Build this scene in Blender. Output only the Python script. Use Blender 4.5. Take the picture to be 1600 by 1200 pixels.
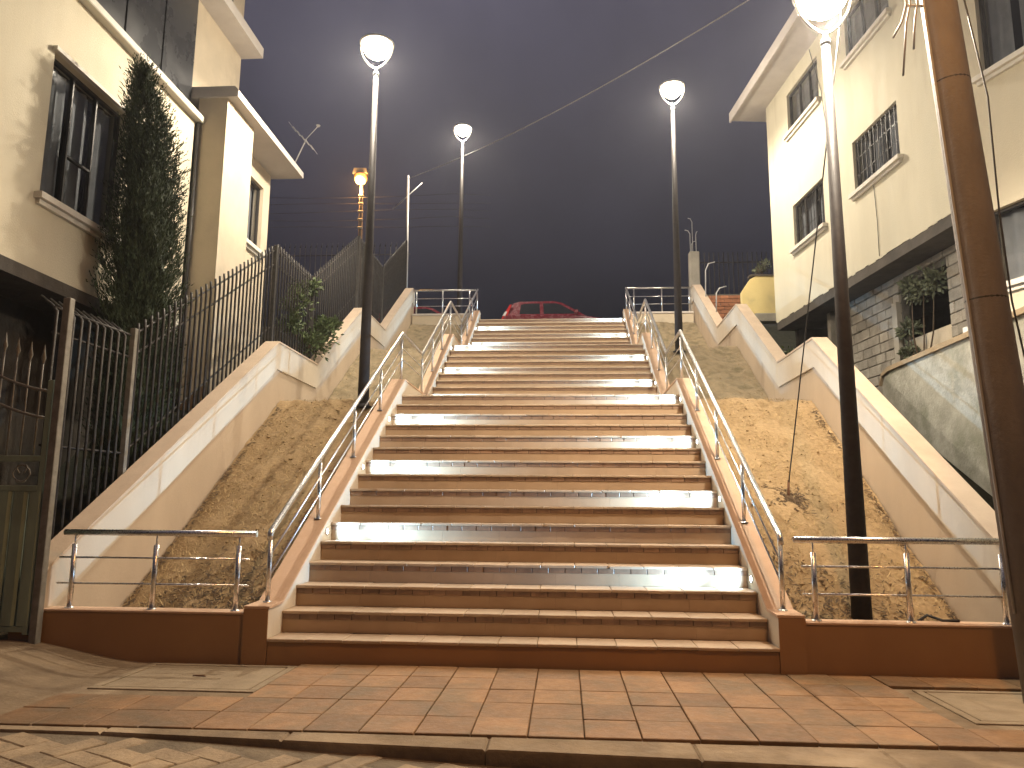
import bpy, math, random
from mathutils import Vector, Matrix
random.seed(7)
S = bpy.context.scene
for o in list(bpy.data.objects): bpy.data.objects.remove(o)

# ------------------------------------------------------------------ camera
cd = bpy.data.cameras.new('camera'); cam = bpy.data.objects.new('camera', cd)
S.collection.objects.link(cam); S.camera = cam
PITCH, YAW, ROLL = .1613, .0697, .0079
fw = Vector((-math.sin(YAW)*math.cos(PITCH), math.cos(YAW)*math.cos(PITCH), math.sin(PITCH)))
rt0 = Vector((math.cos(YAW), math.sin(YAW), 0)); up0 = rt0.cross(fw)
rt = rt0*math.cos(ROLL) + up0*math.sin(ROLL); up = up0*math.cos(ROLL) - rt0*math.sin(ROLL)
M = Matrix((rt, up, -fw)).transposed().to_4x4(); M.translation = (.3926, -6.5004, 1.0808)
cam.matrix_world = M
cd.sensor_fit = 'HORIZONTAL'; cd.sensor_width = 36; cd.lens = 36*1200/1600
cd.clip_start = .05; cd.clip_end = 2000

# ------------------------------------------------------------------ night sky
W = bpy.data.worlds.new('World'); S.world = W; W.use_nodes = True
wn, wl = W.node_tree.nodes, W.node_tree.links
bg = wn['Background']
tc = wn.new('ShaderNodeTexCoord'); sx = wn.new('ShaderNodeSeparateXYZ'); wl.new(tc.outputs['Generated'], sx.inputs[0])
cr = wn.new('ShaderNodeValToRGB'); wl.new(sx.outputs['Z'], cr.inputs[0])
e = cr.color_ramp.elements
e[0].position = .20; e[0].color = (.010, .011, .017, 1)
e[1].position = .75; e[1].color = (.15, .138, .195, 1)
m_ = e.new(.43); m_.color = (.048, .047, .070, 1)
nz = wn.new('ShaderNodeTexNoise'); nz.inputs['Scale'].default_value = 2.2; nz.inputs['Detail'].default_value = 5; nz.inputs['Roughness'].default_value = .55
wl.new(tc.outputs['Generated'], nz.inputs['Vector'])
mr = wn.new('ShaderNodeMapRange'); mr.inputs[1].default_value = .3; mr.inputs[2].default_value = .7; mr.inputs[3].default_value = .62; mr.inputs[4].default_value = 1.42
wl.new(nz.outputs['Fac'], mr.inputs[0])
mx = wn.new('ShaderNodeVectorMath'); mx.operation = 'SCALE'
wl.new(cr.outputs['Color'], mx.inputs[0]); wl.new(mr.outputs[0], mx.inputs['Scale'])
wl.new(mx.outputs[0], bg.inputs['Color']); bg.inputs['Strength'].default_value = .75
S.view_settings.view_transform = 'Standard'; S.view_settings.look = 'None'
S.view_settings.exposure = 0; S.view_settings.gamma = 1; S.view_settings.use_curve_mapping = False
S.render.engine = 'CYCLES'
cy = S.cycles
cy.use_denoising = True; cy.max_bounces = 5; cy.diffuse_bounces = 2; cy.glossy_bounces = 2; cy.volume_bounces = 0; cy.adaptive_threshold = .025; cy.transparent_max_bounces = 12
cy.sample_clamp_indirect = 4; cy.caustics_reflective = False; cy.caustics_refractive = False

P_POST, C_POST = 1560, (1, .88, .70)        # white LED post lamps
P_SODIUM, C_SODIUM = 820, (1, .47, .12)     # sodium street lamp on the utility pole
P_STEP, C_STEP = 110, (.38, .68, 1)          # step lights

# ------------------------------------------------------------------ materials
MATS = {}
def mat(name, c1, c2=None, rough=.7, metal=0, scale=3, detail=6, bump=0, bscale=40, rand=0, contrast=(.35, .65), spec=.4, stain=None, stretch=None):
    m = bpy.data.materials.new(name); m.use_nodes = True
    n, l = m.node_tree.nodes, m.node_tree.links; b = n['Principled BSDF']
    b.inputs['Roughness'].default_value = rough; b.inputs['Metallic'].default_value = metal
    b.inputs['Specular IOR Level'].default_value = spec
    g = n.new('ShaderNodeNewGeometry'); pos = g.outputs['Position']
    if stretch:
        vm = n.new('ShaderNodeVectorMath'); vm.operation = 'MULTIPLY'; vm.inputs[1].default_value = stretch
        l.new(pos, vm.inputs[0]); pos = vm.outputs[0]
    def noise(sc, det=6, src=pos):
        t = n.new('ShaderNodeTexNoise'); t.inputs['Scale'].default_value = sc; t.inputs['Detail'].default_value = det
        t.inputs['Roughness'].default_value = .6; l.new(src, t.inputs['Vector']); return t.outputs['Fac']
    def mix(f, a, bb, mode='MIX'):
        x = n.new('ShaderNodeMix'); x.data_type = 'RGBA'; x.blend_type = mode
        for s, v in ((x.inputs[0], f), (x.inputs[6], a), (x.inputs[7], bb)):
            if hasattr(v, 'links'): l.new(v, s)
            else: s.default_value = v if not isinstance(v, tuple) else (*v, 1)
        return x.outputs[2]
    def rng(v, a, bb, c=0, d=1):
        r = n.new('ShaderNodeMapRange'); r.inputs[1].default_value = a; r.inputs[2].default_value = bb
        r.inputs[3].default_value = c; r.inputs[4].default_value = d; l.new(v, r.inputs[0]); return r.outputs[0]
    col = None
    if c2: col = mix(rng(noise(scale, detail), *contrast), c1, c2)
    else: col = mix(rng(noise(scale, detail), .3, .7), tuple(v*.9 for v in c1), tuple(min(1, v*1.08) for v in c1))
    if stain:    # (colour, scale, low, high): dirt and wear, on stair walls also painted post shadows, with a shape of its own
        col = mix(rng(noise(stain[1], 8), stain[2], stain[3]), col, stain[0])
    if rand:
        oi = n.new('ShaderNodeObjectInfo'); hs = n.new('ShaderNodeHueSaturation')
        l.new(rng(oi.outputs['Random'], 0, 1, 1-rand, 1+rand), hs.inputs['Value'])
        l.new(col, hs.inputs['Color']); col = hs.outputs['Color']
    l.new(col, b.inputs['Base Color'])
    l.new(rng(noise(scale*3.3), .3, .7, max(0, rough-.1), min(1, rough+.1)), b.inputs['Roughness'])
    if bump:
        bp = n.new('ShaderNodeBump'); bp.inputs['Strength'].default_value = bump; bp.inputs['Distance'].default_value = .02
        l.new(noise(bscale, 8, g.outputs['Position']), bp.inputs['Height']); l.new(bp.outputs[0], b.inputs['Normal'])
    MATS[name] = m; return m
def emit(name, col, st):
    m = bpy.data.materials.new(name); m.use_nodes = True; n = m.node_tree.nodes; b = n['Principled BSDF']
    b.inputs['Base Color'].default_value = (.8, .8, .8, 1); b.inputs['Emission Color'].default_value = (*col, 1); b.inputs['Emission Strength'].default_value = st
    MATS[name] = m; return m
def glass(name, tint=(.6, .65, .7), refl=.1):
    m = bpy.data.materials.new(name); m.use_nodes = True; n, l = m.node_tree.nodes, m.node_tree.links
    n.remove(n['Principled BSDF']); t = n.new('ShaderNodeBsdfTransparent'); t.inputs[0].default_value = (*tint, 1)
    gl = n.new('ShaderNodeBsdfGlossy'); gl.inputs['Roughness'].default_value = .04
    lw = n.new('ShaderNodeLayerWeight'); lw.inputs[0].default_value = .5; mxx = n.new('ShaderNodeMixShader')
    pw = n.new('ShaderNodeMath'); pw.operation = 'POWER'; l.new(lw.outputs['Facing'], pw.inputs[0]); pw.inputs[1].default_value = 4
    fr = n.new('ShaderNodeMath'); fr.operation = 'MULTIPLY_ADD'; l.new(pw.outputs[0], fr.inputs[0]); fr.inputs[1].default_value = .7; fr.inputs[2].default_value = .05
    l.new(fr.outputs[0], mxx.inputs[0]); l.new(t.outputs[0], mxx.inputs[1]); l.new(gl.outputs[0], mxx.inputs[2])
    l.new(mxx.outputs[0], n['Material Output'].inputs[0]); MATS[name] = m; return m

mat('stair_wall', (0.588, 0.477, 0.357), (0.519, 0.416, 0.309), .75, scale=1.3, bump=.12, bscale=30, stretch=(1, 1, .35), stain=((0.392, 0.293, 0.209), 1.1, .58, .75))  # upright streaks: drip stains plus railing post shadows painted into the plaster
mat('stair_band', (0.627, 0.543, 0.426), (0.568, 0.482, 0.374), .75, scale=1.5, bump=.1, bscale=30, stretch=(1, 1, .35), stain=((0.47, 0.359, 0.261), 2.2, .60, .8))  # streaked alike, drips together with painted post shadows
mat('coping', (0.608, 0.416, 0.278), (0.539, 0.359, 0.235), .7, scale=4, bump=.15, bscale=40)
mat('wall_coping', (0.588, 0.463, 0.344), (0.529, 0.411, 0.304), .7, scale=4, bump=.15, bscale=40)
mat('front_shade_paint', (.36, .205, .095), (.33, .185, .085), .7, scale=2, bump=.06, bscale=50)  # dim light on the front faces put into a darker brown
mat('concrete', (.36, .33, .28), (.27, .25, .21), .85, scale=2.5, bump=.3, bscale=35)
mat('tread', (0.519, 0.397, 0.278), (0.431, 0.326, 0.226), .42, scale=5, bump=.1, bscale=70, rand=.12, stain=((0.294, 0.189, 0.122), 3, .58, .8))
mat('nosing', (0.333, 0.213, 0.135), (0.245, 0.151, 0.0957), .5, scale=9, bump=.1, bscale=60, rand=.16)
mat('riser', (0.465, 0.333, 0.215), (0.409, 0.289, 0.182), .65, scale=3, rand=.02, spec=.2, stain=((0.372, 0.275, 0.186), 4, .60, .8))
mat('grout', (.16, .125, .10), (.11, .085, .065), .9, scale=10, bump=.2)
mat('paving_tile', (0.28, 0.153, 0.0648), (0.206, 0.11, 0.0456), .62, scale=7, bump=.3, bscale=45, rand=.24, stain=((0.165, 0.106, 0.0518), 2.6, .46, .66))
mat('paving_base', (0.243, 0.174, 0.101), (0.153, 0.106, 0.0608), .85, scale=3, bump=.5, bscale=25, stain=((0.36, 0.272, 0.172), 1.2, .52, .7))
mat('cover', (.30, .23, .145), (.235, .178, .11), .8, scale=4, bump=.35, bscale=40)
mat('paver', (0.333, 0.246, 0.148), (0.225, 0.165, 0.1), .8, scale=6, bump=.6, bscale=30, rand=.2)
mat('street', (.20, .155, .10), (.13, .10, .065), .95, scale=5, bump=.7, bscale=30)
mat('asphalt', (.06, .06, .06), (.045, .045, .045), .9, scale=5, bump=.4, bscale=60)
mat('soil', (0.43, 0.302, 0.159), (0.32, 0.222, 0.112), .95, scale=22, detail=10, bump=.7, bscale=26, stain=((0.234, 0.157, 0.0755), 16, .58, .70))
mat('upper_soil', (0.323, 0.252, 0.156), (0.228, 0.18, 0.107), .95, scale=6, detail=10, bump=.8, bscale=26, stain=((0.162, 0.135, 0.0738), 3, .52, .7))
mat('straw', (0.519, 0.378, 0.187), (0.359, 0.252, 0.117), .9, scale=30, contrast=(.3, .7))
mat('litter', (.13, .085, .045), (.07, .045, .025), .9, scale=14)
mat('dark_soil', (.035, .035, .02), (.02, .022, .013), .95, scale=6, bump=.6, bscale=20)
mat('steel', (.74, .73, .71), (.68, .67, .65), .30, 1, scale=30, spec=.5)
mat('lamp_pole', (.030, .025, .025), (.04, .034, .032), .6, 0, scale=12, spec=.25)
mat('lamp_metal', (.55, .53, .5), (.45, .44, .42), .35, .7, scale=12)
mat('utility_concrete', (.21, .185, .17), (.16, .14, .128), .8, scale=4, bump=.3, bscale=30, stretch=(1, 1, .4), stain=((.15, .118, .10), 1.2, .55, .75))
mat('cable', (.03, .03, .03), (.04, .04, .04), .6)
mat('pale_cable', (.35, .34, .33), (.3, .3, .3), .6)
mat('fence_metal', (.055, .05, .045), (.03, .027, .024), .55, .3, scale=20, spec=.4)
mat('fence_post', (.26, .245, .21), (.17, .155, .13), .55, .3, scale=10)
mat('gate_paint', (.33, .41, .31), (.23, .28, .21), .5, .2, scale=4, bump=.1, bscale=30, stretch=(1, 1, .25), stain=((.16, .15, .105), 3, .55, .8))
mat('cream', (.65, .585, .44), (.59, .53, .40), .85, scale=1.6, bump=.3, bscale=50, stretch=(1, 1, .22), stain=((.50, .42, .29), 1.5, .56, .78))
mat('yellow_cream', (.66, .61, .47), (.60, .555, .425), .85, scale=1.6, bump=.3, bscale=50, stretch=(1, 1, .22), stain=((.52, .47, .35), 1.5, .56, .78))
mat('yellow_wall', (.74, .60, .27), (.66, .53, .24), .85, scale=2, bump=.3, bscale=40, stain=((.5, .42, .22), 2, .6, .8))
mat('pale_plaster', (0.608, 0.52, 0.392), (0.539, 0.463, 0.348), .85, scale=2, bump=.2, bscale=50, stain=((0.431, 0.359, 0.27), 1.2, .55, .8))
mat('white_trim', (.72, .68, .6), (.64, .6, .53), .75, scale=4, bump=.15, bscale=50)
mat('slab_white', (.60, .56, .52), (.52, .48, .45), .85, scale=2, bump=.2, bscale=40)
mat('dark_panel', (.05, .052, .055), (.042, .043, .047), .3, scale=.5, detail=1, spec=.5)
mat('dark_wall', (.045, .036, .026), (.03, .024, .018), .9, scale=2, bump=.4, bscale=20)  # shade under the overhanging floors put into the wall colour
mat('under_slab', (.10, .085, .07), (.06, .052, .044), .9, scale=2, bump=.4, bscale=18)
mat('window_frame', (.035, .032, .03), (.05, .045, .04), .5, .2)
mat('curtain', (.5, .48, .44), (.40, .385, .36), .95, scale=4)
mat('room_dark', (.025, .025, .028), (.02, .02, .022), .9)
mat('block', (.33, .30, .25), (.24, .215, .18), .92, scale=5, bump=.7, bscale=28, rand=.2)
mat('mortar', (.12, .11, .095), (.085, .078, .065), .95, scale=10, bump=.5)
mat('mossy', (.37, .36, .31), (.24, .235, .195), .92, scale=4, detail=10, bump=.5, bscale=18, stain=((.18, .185, .135), 1.9, .50, .72))
mat('brick', (.40, .17, .085), (.32, .13, .065), .9, scale=8, bump=.4, bscale=40, rand=.2)
mat('cypress', (.055, .078, .034), (.030, .045, .020), .75, scale=7, rand=0)
mat('bark', (.12, .085, .055), (.08, .055, .035), .9, scale=10, bump=.6, bscale=25, stretch=(1, 1, .3))
mat('leaf', (.085, .115, .038), (.045, .068, .022), .6, scale=9)
mat('grey_leaf', (.15, .165, .10), (.085, .10, .055), .6, scale=9)
mat('car_red', (.13, .007, .015), (.11, .006, .013), .25, 0, scale=3, spec=.6)
mat('car_glass', (.012, .014, .016), (.01, .011, .013), .08, 0, spec=.6)
mat('rubber', (.02, .02, .02), (.025, .025, .025), .8)
mat('tail_lens', (.5, .03, .03), (.45, .02, .02), .15, spec=.7)
mat('clear_lens', (.7, .7, .7), (.65, .65, .65), .1, spec=.8)
mat('wire', (.5, .49, .48), (.42, .41, .4), .5, .2)
mat('rust', (.22, .12, .07), (.16, .08, .045), .8, .3, scale=20)
mat('hill', (.02, .024, .018), (.014, .016, .012), .95, scale=.3)
emit('led_glow', (1, .84, .60), 60); emit('sodium_glow', (1, .30, .03), 2.6); emit('step_glow', (.88, .95, 1), 40)
glass('pane_glass', (.8, .82, .85)); glass('dark_glass', (.35, .37, .4))

# ------------------------------------------------------------------ mesh helpers
class MB:
    def __init__(s): s.v, s.f, s.sm = [], [], []
    def add(s, vs, fs, smooth=False):
        b = len(s.v); s.v += [tuple(v) for v in vs]
        for f in fs: s.f.append(tuple(b+i for i in f)); s.sm.append(smooth)
        return s
    def box(s, x0, x1, y0, y1, z0, z1):
        return s.add([(x0,y0,z0),(x1,y0,z0),(x1,y1,z0),(x0,y1,z0),(x0,y0,z1),(x1,y0,z1),(x1,y1,z1),(x0,y1,z1)],
                     [(0,3,2,1),(4,5,6,7),(0,1,5,4),(1,2,6,5),(2,3,7,6),(3,0,4,7)])
    def cbox(s, x0, x1, y0, y1, z0, z1, c=.01):           # box with chamfered edges all round
        cx, cy_, cz = (x0+x1)/2, (y0+y1)/2, (z0+z1)/2; hx, hy, hz = (x1-x0)/2, (y1-y0)/2, (z1-z0)/2
        vs, idx = [], {}
        for sx_ in (-1, 1):
            for sy_ in (-1, 1):
                for sz_ in (-1, 1):
                    for a in range(3):
                        p = [hx-c, hy-c, hz-c]; p[a] += c
                        idx[(sx_,sy_,sz_,a)] = len(vs); vs.append((cx+sx_*p[0], cy_+sy_*p[1], cz+sz_*p[2]))
        fs = []
        for a in range(3):
            b, d = (a+1) % 3, (a+2) % 3
            for sg in (-1, 1):
                q = []
                for sb, sd in ((-1,-1),(1,-1),(1,1),(-1,1)):
                    k = [0,0,0]; k[a], k[b], k[d] = sg, sb, sd; q.append(idx[(*k, a)])
                fs.append(tuple(q if sg > 0 else q[::-1]))
        for a in range(3):
            b, d = (a+1) % 3, (a+2) % 3
            for sa in (-1, 1):
                for sb in (-1, 1):
                    q = []
                    for sd, ax in ((-1,a),(1,a),(1,b),(-1,b)):
                        k = [0,0,0]; k[a], k[b], k[d] = sa, sb, sd; q.append(idx[(*k, ax)])
                    fs.append(tuple(q if sa*sb < 0 else q[::-1]))
        for sx_ in (-1, 1):
            for sy_ in (-1, 1):
                for sz_ in (-1, 1):
                    t = [idx[(sx_,sy_,sz_,a)] for a in range(3)]; fs.append(tuple(t if sx_*sy_*sz_ > 0 else t[::-1]))
        return s.add(vs, fs)
    def tube(s, pts, r, n=10, r1=None, cap=True):
        pts = [Vector(p) for p in pts]; N = len(pts); vs = []; u = None
        for i, p in enumerate(pts):
            t = ((pts[min(i+1, N-1)]-p).normalized() + (p-pts[max(i-1, 0)]).normalized())
            if t.length < 1e-6: t = pts[min(i+1, N-1)]-p
            t.normalize()
            if u is None:
                u = t.orthogonal().normalized()
            u = (u - t*u.dot(t)).normalized(); w = t.cross(u)
            rr = r if r1 is None else r+(r1-r)*i/(N-1)
            for k in range(n):
                a = 2*math.pi*k/n; vs.append(p + (u*math.cos(a)+w*math.sin(a))*rr)
        fs = [(i*n+k, i*n+(k+1) % n, (i+1)*n+(k+1) % n, (i+1)*n+k) for i in range(N-1) for k in range(n)]
        s.add(vs, fs, True)
        if cap: b = len(s.v)-len(vs); s.f += [tuple(b+k for k in range(n))[::-1], tuple(b+(N-1)*n+k for k in range(n))]; s.sm += [False]*2
        return s
    def lathe(s, prof, c, n=24):                            # (radius, z) profile around a vertical axis through c
        vs = [(c[0]+r*math.cos(2*math.pi*k/n), c[1]+r*math.sin(2*math.pi*k/n), c[2]+z) for r, z in prof for k in range(n)]
        return s.add(vs, [(i*n+k, i*n+(k+1) % n, (i+1)*n+(k+1) % n, (i+1)*n+k) for i in range(len(prof)-1) for k in range(n)], True)
    def strip(s, prof, x0, x1):                             # closed wall: prof = [(y, ztop, zbottom)], between x0 and x1
        n = len(prof); vs = []
        for y, a, b in prof: vs += [(x0,y,b),(x1,y,b),(x1,y,a),(x0,y,a)]
        fs = [(0,1,2,3), tuple((n-1)*4+k for k in (3,2,1,0))]
        for i in range(n-1):
            p, q = i*4, i*4+4
            for k in range(4): fs.append((p+k, q+k, q+(k+1) % 4, p+(k+1) % 4))
        return s.add(vs, fs)
    def prism(s, poly, axis, a, b):                         # polygon extruded along an axis
        n = len(poly)
        def P(u, v, w): return {'x': (w,u,v), 'y': (u,w,v), 'z': (u,v,w)}[axis]
        vs = [P(u,v,a) for u, v in poly]+[P(u,v,b) for u, v in poly]
        return s.add(vs, [tuple(range(n))[::-1], tuple(range(n, 2*n))]+[(i, (i+1) % n, n+(i+1) % n, n+i) for i in range(n)])
    def tf(s, fn): s.v = [tuple(fn(*v)) for v in s.v]; return s
    def mesh(s, name):
        me = bpy.data.meshes.new(name); me.from_pydata(s.v, [], s.f); me.polygons.foreach_set('use_smooth', s.sm); 
        import bmesh
        bm = bmesh.new(); bm.from_mesh(me); bmesh.ops.recalc_face_normals(bm, faces=bm.faces); bm.to_mesh(me); bm.free()
        me.update(); return me
    def build(s, name, m, parent=None): return link(name, s.mesh(name), m, parent)
def link(name, me, m, parent=None, loc=None, rz=0):
    if m and not me.materials: me.materials.append(MATS[m])
    o = bpy.data.objects.new(name, me); S.collection.objects.link(o)
    if loc is not None: o.location = loc
    if rz: o.rotation_euler.z = rz
    if parent is not None:
        o.parent = parent
        if parent.type == 'EMPTY': o.matrix_parent_inverse = Matrix.Translation(-Vector(parent.location))
    return o
def thing(name, label, cat, loc=(0,0,0), group=None):
    o = bpy.data.objects.new(name, None); S.collection.objects.link(o); o.location = loc; o.empty_display_size = .2
    return tag(o, label, cat, group)
def tag(o, label, cat, group=None):
    o['label'] = label; o['category'] = cat
    if group: o['group'] = group
    return o
def struct(o): o['kind'] = 'structure'; return o
def stuff(o): o['kind'] = 'stuff'; return o
def lin(tab, y):
    if y <= tab[0][0]: return tab[0][1]
    for (a, za), (b, zb) in zip(tab, tab[1:]):
        if y <= b: return za+(zb-za)*(y-a)/(b-a)
    return tab[-1][1]
ORD = ['lowest', 'second lowest', 'third lowest', 'fourth lowest', 'fifth lowest', 'sixth lowest', 'seventh lowest', 'eighth lowest', 'topmost']

# ------------------------------------------------------------------ measures of the stairway
T, RZ, HW = .33, .1854, 2.092
Y16 = 15*T; Y17 = Y16+2.0366; Y26 = Y17+9*T; Y27 = Y26+2.1017; Y36 = Y27+9*T
def ny(k):
    if k <= 16: return (k-1)*T
    if k <= 26: return Y17+(k-17)*T
    return Y27+(k-27)*T
def nzs(k): return (k-1)*RZ
STR = [(0,.26),(.30,.27),(5.12,3.06),(7.02,3.07),(10.08,4.92),(12.1,4.93),(15.12,6.78),(15.5,6.78)]
RAIL = [(.22,.88),(5.34,3.82),(7.04,3.82),(10.30,5.70),(12.15,5.70),(15.5,7.5)]
WALL = [(0,.53),(5.05,3.66),(6.95,3.66),(9.92,5.50),(12.0,5.50),(15.25,7.52),(15.6,7.52)]
SOIL = [(.2,.10),(5.3,2.76),(7.1,2.78),(10.05,4.60),(12.1,4.62),(15.2,6.40)]

DROP = [(.2,.74),(1.3,.60),(2.5,.44),(3.7,.22),(5.3,.03),(15.2,.03)]      # the bank sinks towards the retaining wall
def soil_z(ax_, y): u = min(1, max(0, (ax_-2.29)/1.82)); return lin(SOIL, y)-lin(DROP, y)*u**1.6

# ------------------------------------------------------------------ ground
g = MB(); g.box(-300, 300, -300, 300, -1.0, -.345); struct(g.build('street', 'street'))
# upper street: a terrace behind the top of the stairs
struct(MB().box(-120, 120, 15.42, 200, 2.0, 6.40).build('upper_street', 'asphalt'))
struct(MB().box(-2.29, 2.29, Y36+.30, 17.2, 6.40, 6.487).build('upper_pavement', 'concrete'))
# sidewalk body: level by the stairs, rising at the left towards the gate
def walk_z(x, y): 
    t = min(1, max(0, (-3.15-x)/1.2)); v = min(1, max(0, (y+1.8)/1.5)); return -.212+.17*t*t*(3-2*t)*v*v*(3-2*v)+(.012*math.sin(x*3.1)*math.sin(y*4+1) if x < -3.3 else 0)
vs, fs = [], []; NX, NY = 90, 16
for j in range(NY+1):
    for i in range(NX+1):
        x = -9+15*i/NX; y = -1.9+2.4*j/NY; vs.append((x, y, walk_z(x, y)))
for j in range(NY):
    for i in range(NX): a = j*(NX+1)+i; fs.append((a, a+1, a+NX+2, a+NX+1))
sw = MB(); sw.add(vs, fs, True); sidewalk = struct(sw.build('sidewalk', 'paving_base'))
def tile_mesh(name, sx_, sy_, sz_, c, m):
    me = MB().cbox(-sx_/2, sx_/2, -sy_/2, sy_/2, -sz_, 0, c).mesh(name); me.materials.append(MATS[m]); return me
TX, TY = .325, .374
pt = tile_mesh('paving_tile', TX-.007, TY-.007, .03, .004, 'paving_tile')
def in_cover(x, y): return (-3.05 < x < -1.75 and -1.0 < y < 0) or (2.86 < x < 4.4 and -1.36 < y < -.34)
tile_n = 0
for i in range(-11, 13):
    for j in range(5):
        x = .01+i*TX; y = -.012-TY/2-j*TY+.0045*i
        if y+TY/2 > -.004: y -= .012
        if in_cover(x, y) or x < -3.2 or x > 4.2 or (j < 2 and x < -2.9): continue
        o = link('paving_tile', pt, None, sidewalk, (x+random.uniform(-.001, .001), y, walk_z(x, y)+.022+random.uniform(-.002, .003)), random.uniform(-.004, .004))
        o.rotation_euler.x = random.uniform(-.006, .006); o.rotation_euler.y = random.uniform(-.006, .006)
for nm, (x0, x1, y0, y1), lab in (('utility_cover', (-3.02, -1.80, -.96, -.06), 'pale concrete utility cover in the pavement below the left railing'),
                                  ('utility_cover', (2.92, 4.1, -1.30, -.40), 'pale concrete utility cover in the pavement beside the utility pole')):
    t = thing(nm, lab, 'cover', ((x0+x1)/2, (y0+y1)/2, -.2), 'utility covers in the pavement')
    MB().cbox(x0+.07, x1-.07, y0+.07, y1-.07, -.215, -.2035, .004).build('lid', 'cover', t)
    f = MB()
    for b in ((x0, x1, y0, y0+.055), (x0, x1, y1-.055, y1), (x0, x0+.055, y0+.057, y1-.057), (x1-.055, x1, y0+.057, y1-.057)): f.cbox(*b, -.215, -.2015, .003)
    f.build('rim', 'cover', t)
    MB().tube([((x0+x1)/2-.05, (y0+y1)/2, -.204), ((x0+x1)/2-.04, (y0+y1)/2, -.197), ((x0+x1)/2+.04, (y0+y1)/2, -.197), ((x0+x1)/2+.05, (y0+y1)/2, -.204)], .006, 6).build('lifting_ring', 'rust', t)
# kerb in lengths, running slightly aslant
def kerb_y(x): return -2.13-.055*x if x > -2.4 else -1.998
def road_z(x): t = min(1, max(0, (x+2.6)/3.6)); return -.212-.075*t*t*(3-2*t)
kb = struct(MB().add([(-9, -1.905, -.5), (6, -1.905, -.5), (6, -1.95, -.5), (-9, -1.95, -.5), (-9, -1.905, -.222), (6, -1.905, -.222), (6, -1.95, -.222), (-9, -1.95, -.222)],
    [(0,3,2,1),(4,5,6,7),(0,1,5,4),(1,2,6,5),(2,3,7,6),(3,0,4,7)]).build('kerb', 'concrete'))
x = -5.0
while x < 4.6:
    L = random.uniform(.85, 1.25); dz = random.uniform(-.004, .004); x2 = x+L
    m = MB().cbox(0, 1, 0, 1, -.42, -.199+dz, .012)
    m.tf(lambda u, v, z: (x+.002+(L-.004)*u, (kerb_y(x+L*u)+.006*math.sin(x*5))*(1-v)+(-1.903)*v, z)); m.build('kerb_stone', 'paving_base', kb); x = x2
# interlocking street pavers in a herringbone
vs, fs = [], []
for i in range(45):
    x = -6+.25*i; vs += [(x, -1.93, road_z(x)-.006), (x, -4.2, road_z(x)-.006)]
fs = [(2*i, 2*i+1, 2*i+3, 2*i+2) for i in range(44)]
street_p = struct(MB().add(vs, fs).build('paved_road', 'street'))
pv = tile_mesh('paver', .295, .145, .05, .006, 'paver')
a45 = math.radians(-28); ca, sa = math.cos(a45), math.sin(a45)
for i in range(-60, 60):
    for j in range(-60, 60):
        for kk in (0, 1):
            ux, uy = (i+j*2, i-j*2)
            px, py = (ux*.15+.15, uy*.15+.075) if kk == 0 else (ux*.15+.075, uy*.15+.30)
            X, Y = ca*px-sa*py, sa*px+ca*py-2.6
            if -4.2 < X < 3.2 and -2.9 < Y < kerb_y(X)-.11:
                link('paver', pv, None, street_p, (X, Y, road_z(X)+random.uniform(-.003, .003)), a45+(0 if kk == 0 else math.pi/2)+random.uniform(-.02, .02))

# ------------------------------------------------------------------ staircase
st = thing('stairway', 'wide outdoor stairway of brown tiled steps in three flights', 'stairway', (0, 0, -.19))
NT = 13; tw = 2*HW/NT; NN = 27; nw = 2*HW/NN; NR = 7; rw = 2*HW/NR
tread_me = tile_mesh('tread_tile', tw-.004, T+.022, .026, .004, 'tread')
nose_me = MB().cbox(-nw/2+.0025, nw/2-.0025, 0, .02, -.048, 0, .003).mesh('nosing_tile'); nose_me.materials.append(MATS['nosing'])
ris_me = MB().cbox(-rw/2+.0006, rw/2-.0006, 0, .012, 0, RZ-.026-.05, .0006).mesh('riser_tile'); ris_me.materials.append(MATS['riser'])
far_tread, far_nose = MB(), MB()
for k in range(1, 37):
    y, z = ny(k), nzs(k)
    yb = ny(k+1)+.03 if k < 36 else Y36+.36
    if k == 16: yb = Y17+.03
    if k == 26: yb = Y27+.03
    b = MB()
    zb = z-RZ-.026 if k > 1 else -.5
    b.box(-HW+.001, HW-.001, y+.031, yb, zb, z-.0262)
    stp = b.build('step', 'grout', st)
    if k in (16, 26, 36): MB().box(-HW+.002, HW-.002, y+T+.02, yb-.012 if k < 36 else yb, z-.026, z-.002).build('landing_slab', 'tread', stp)
    for i in range(NT):
        x = -HW+tw*(i+.5); dy = random.uniform(-.0025, .0025)
        if k <= 23: link('tread_tile', tread_me, None, stp, (x, y+(T+.022)/2-.008+dy, z+random.uniform(-.0012, .0012)))
        else: far_tread.cbox(x-tw/2+.002, x+tw/2-.002, y-.008+dy, y+T+.014, z-.026, z, .004)
    for i in range(NN):
        x = -HW+nw*(i+.5)
        if k == 1: continue
        if k <= 12: link('nosing_tile', nose_me, None, stp, (x, y+.011+random.uniform(-.0015, .0015), z-.0268))
        else: far_nose.cbox(x-nw/2+.0025, x+nw/2-.0025, y+.011, y+.031, z-.0748, z-.0268, .003)
    if k > 1:
        for i in range(NR):
            link('riser_tile', ris_me, None, stp, (-HW+rw*(i+.5), y+.0185, z-RZ+.0005))
stuff(far_tread.build('tread_tile', 'tread', st)); stuff(far_nose.build('nosing_tile', 'nosing', st))

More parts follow.
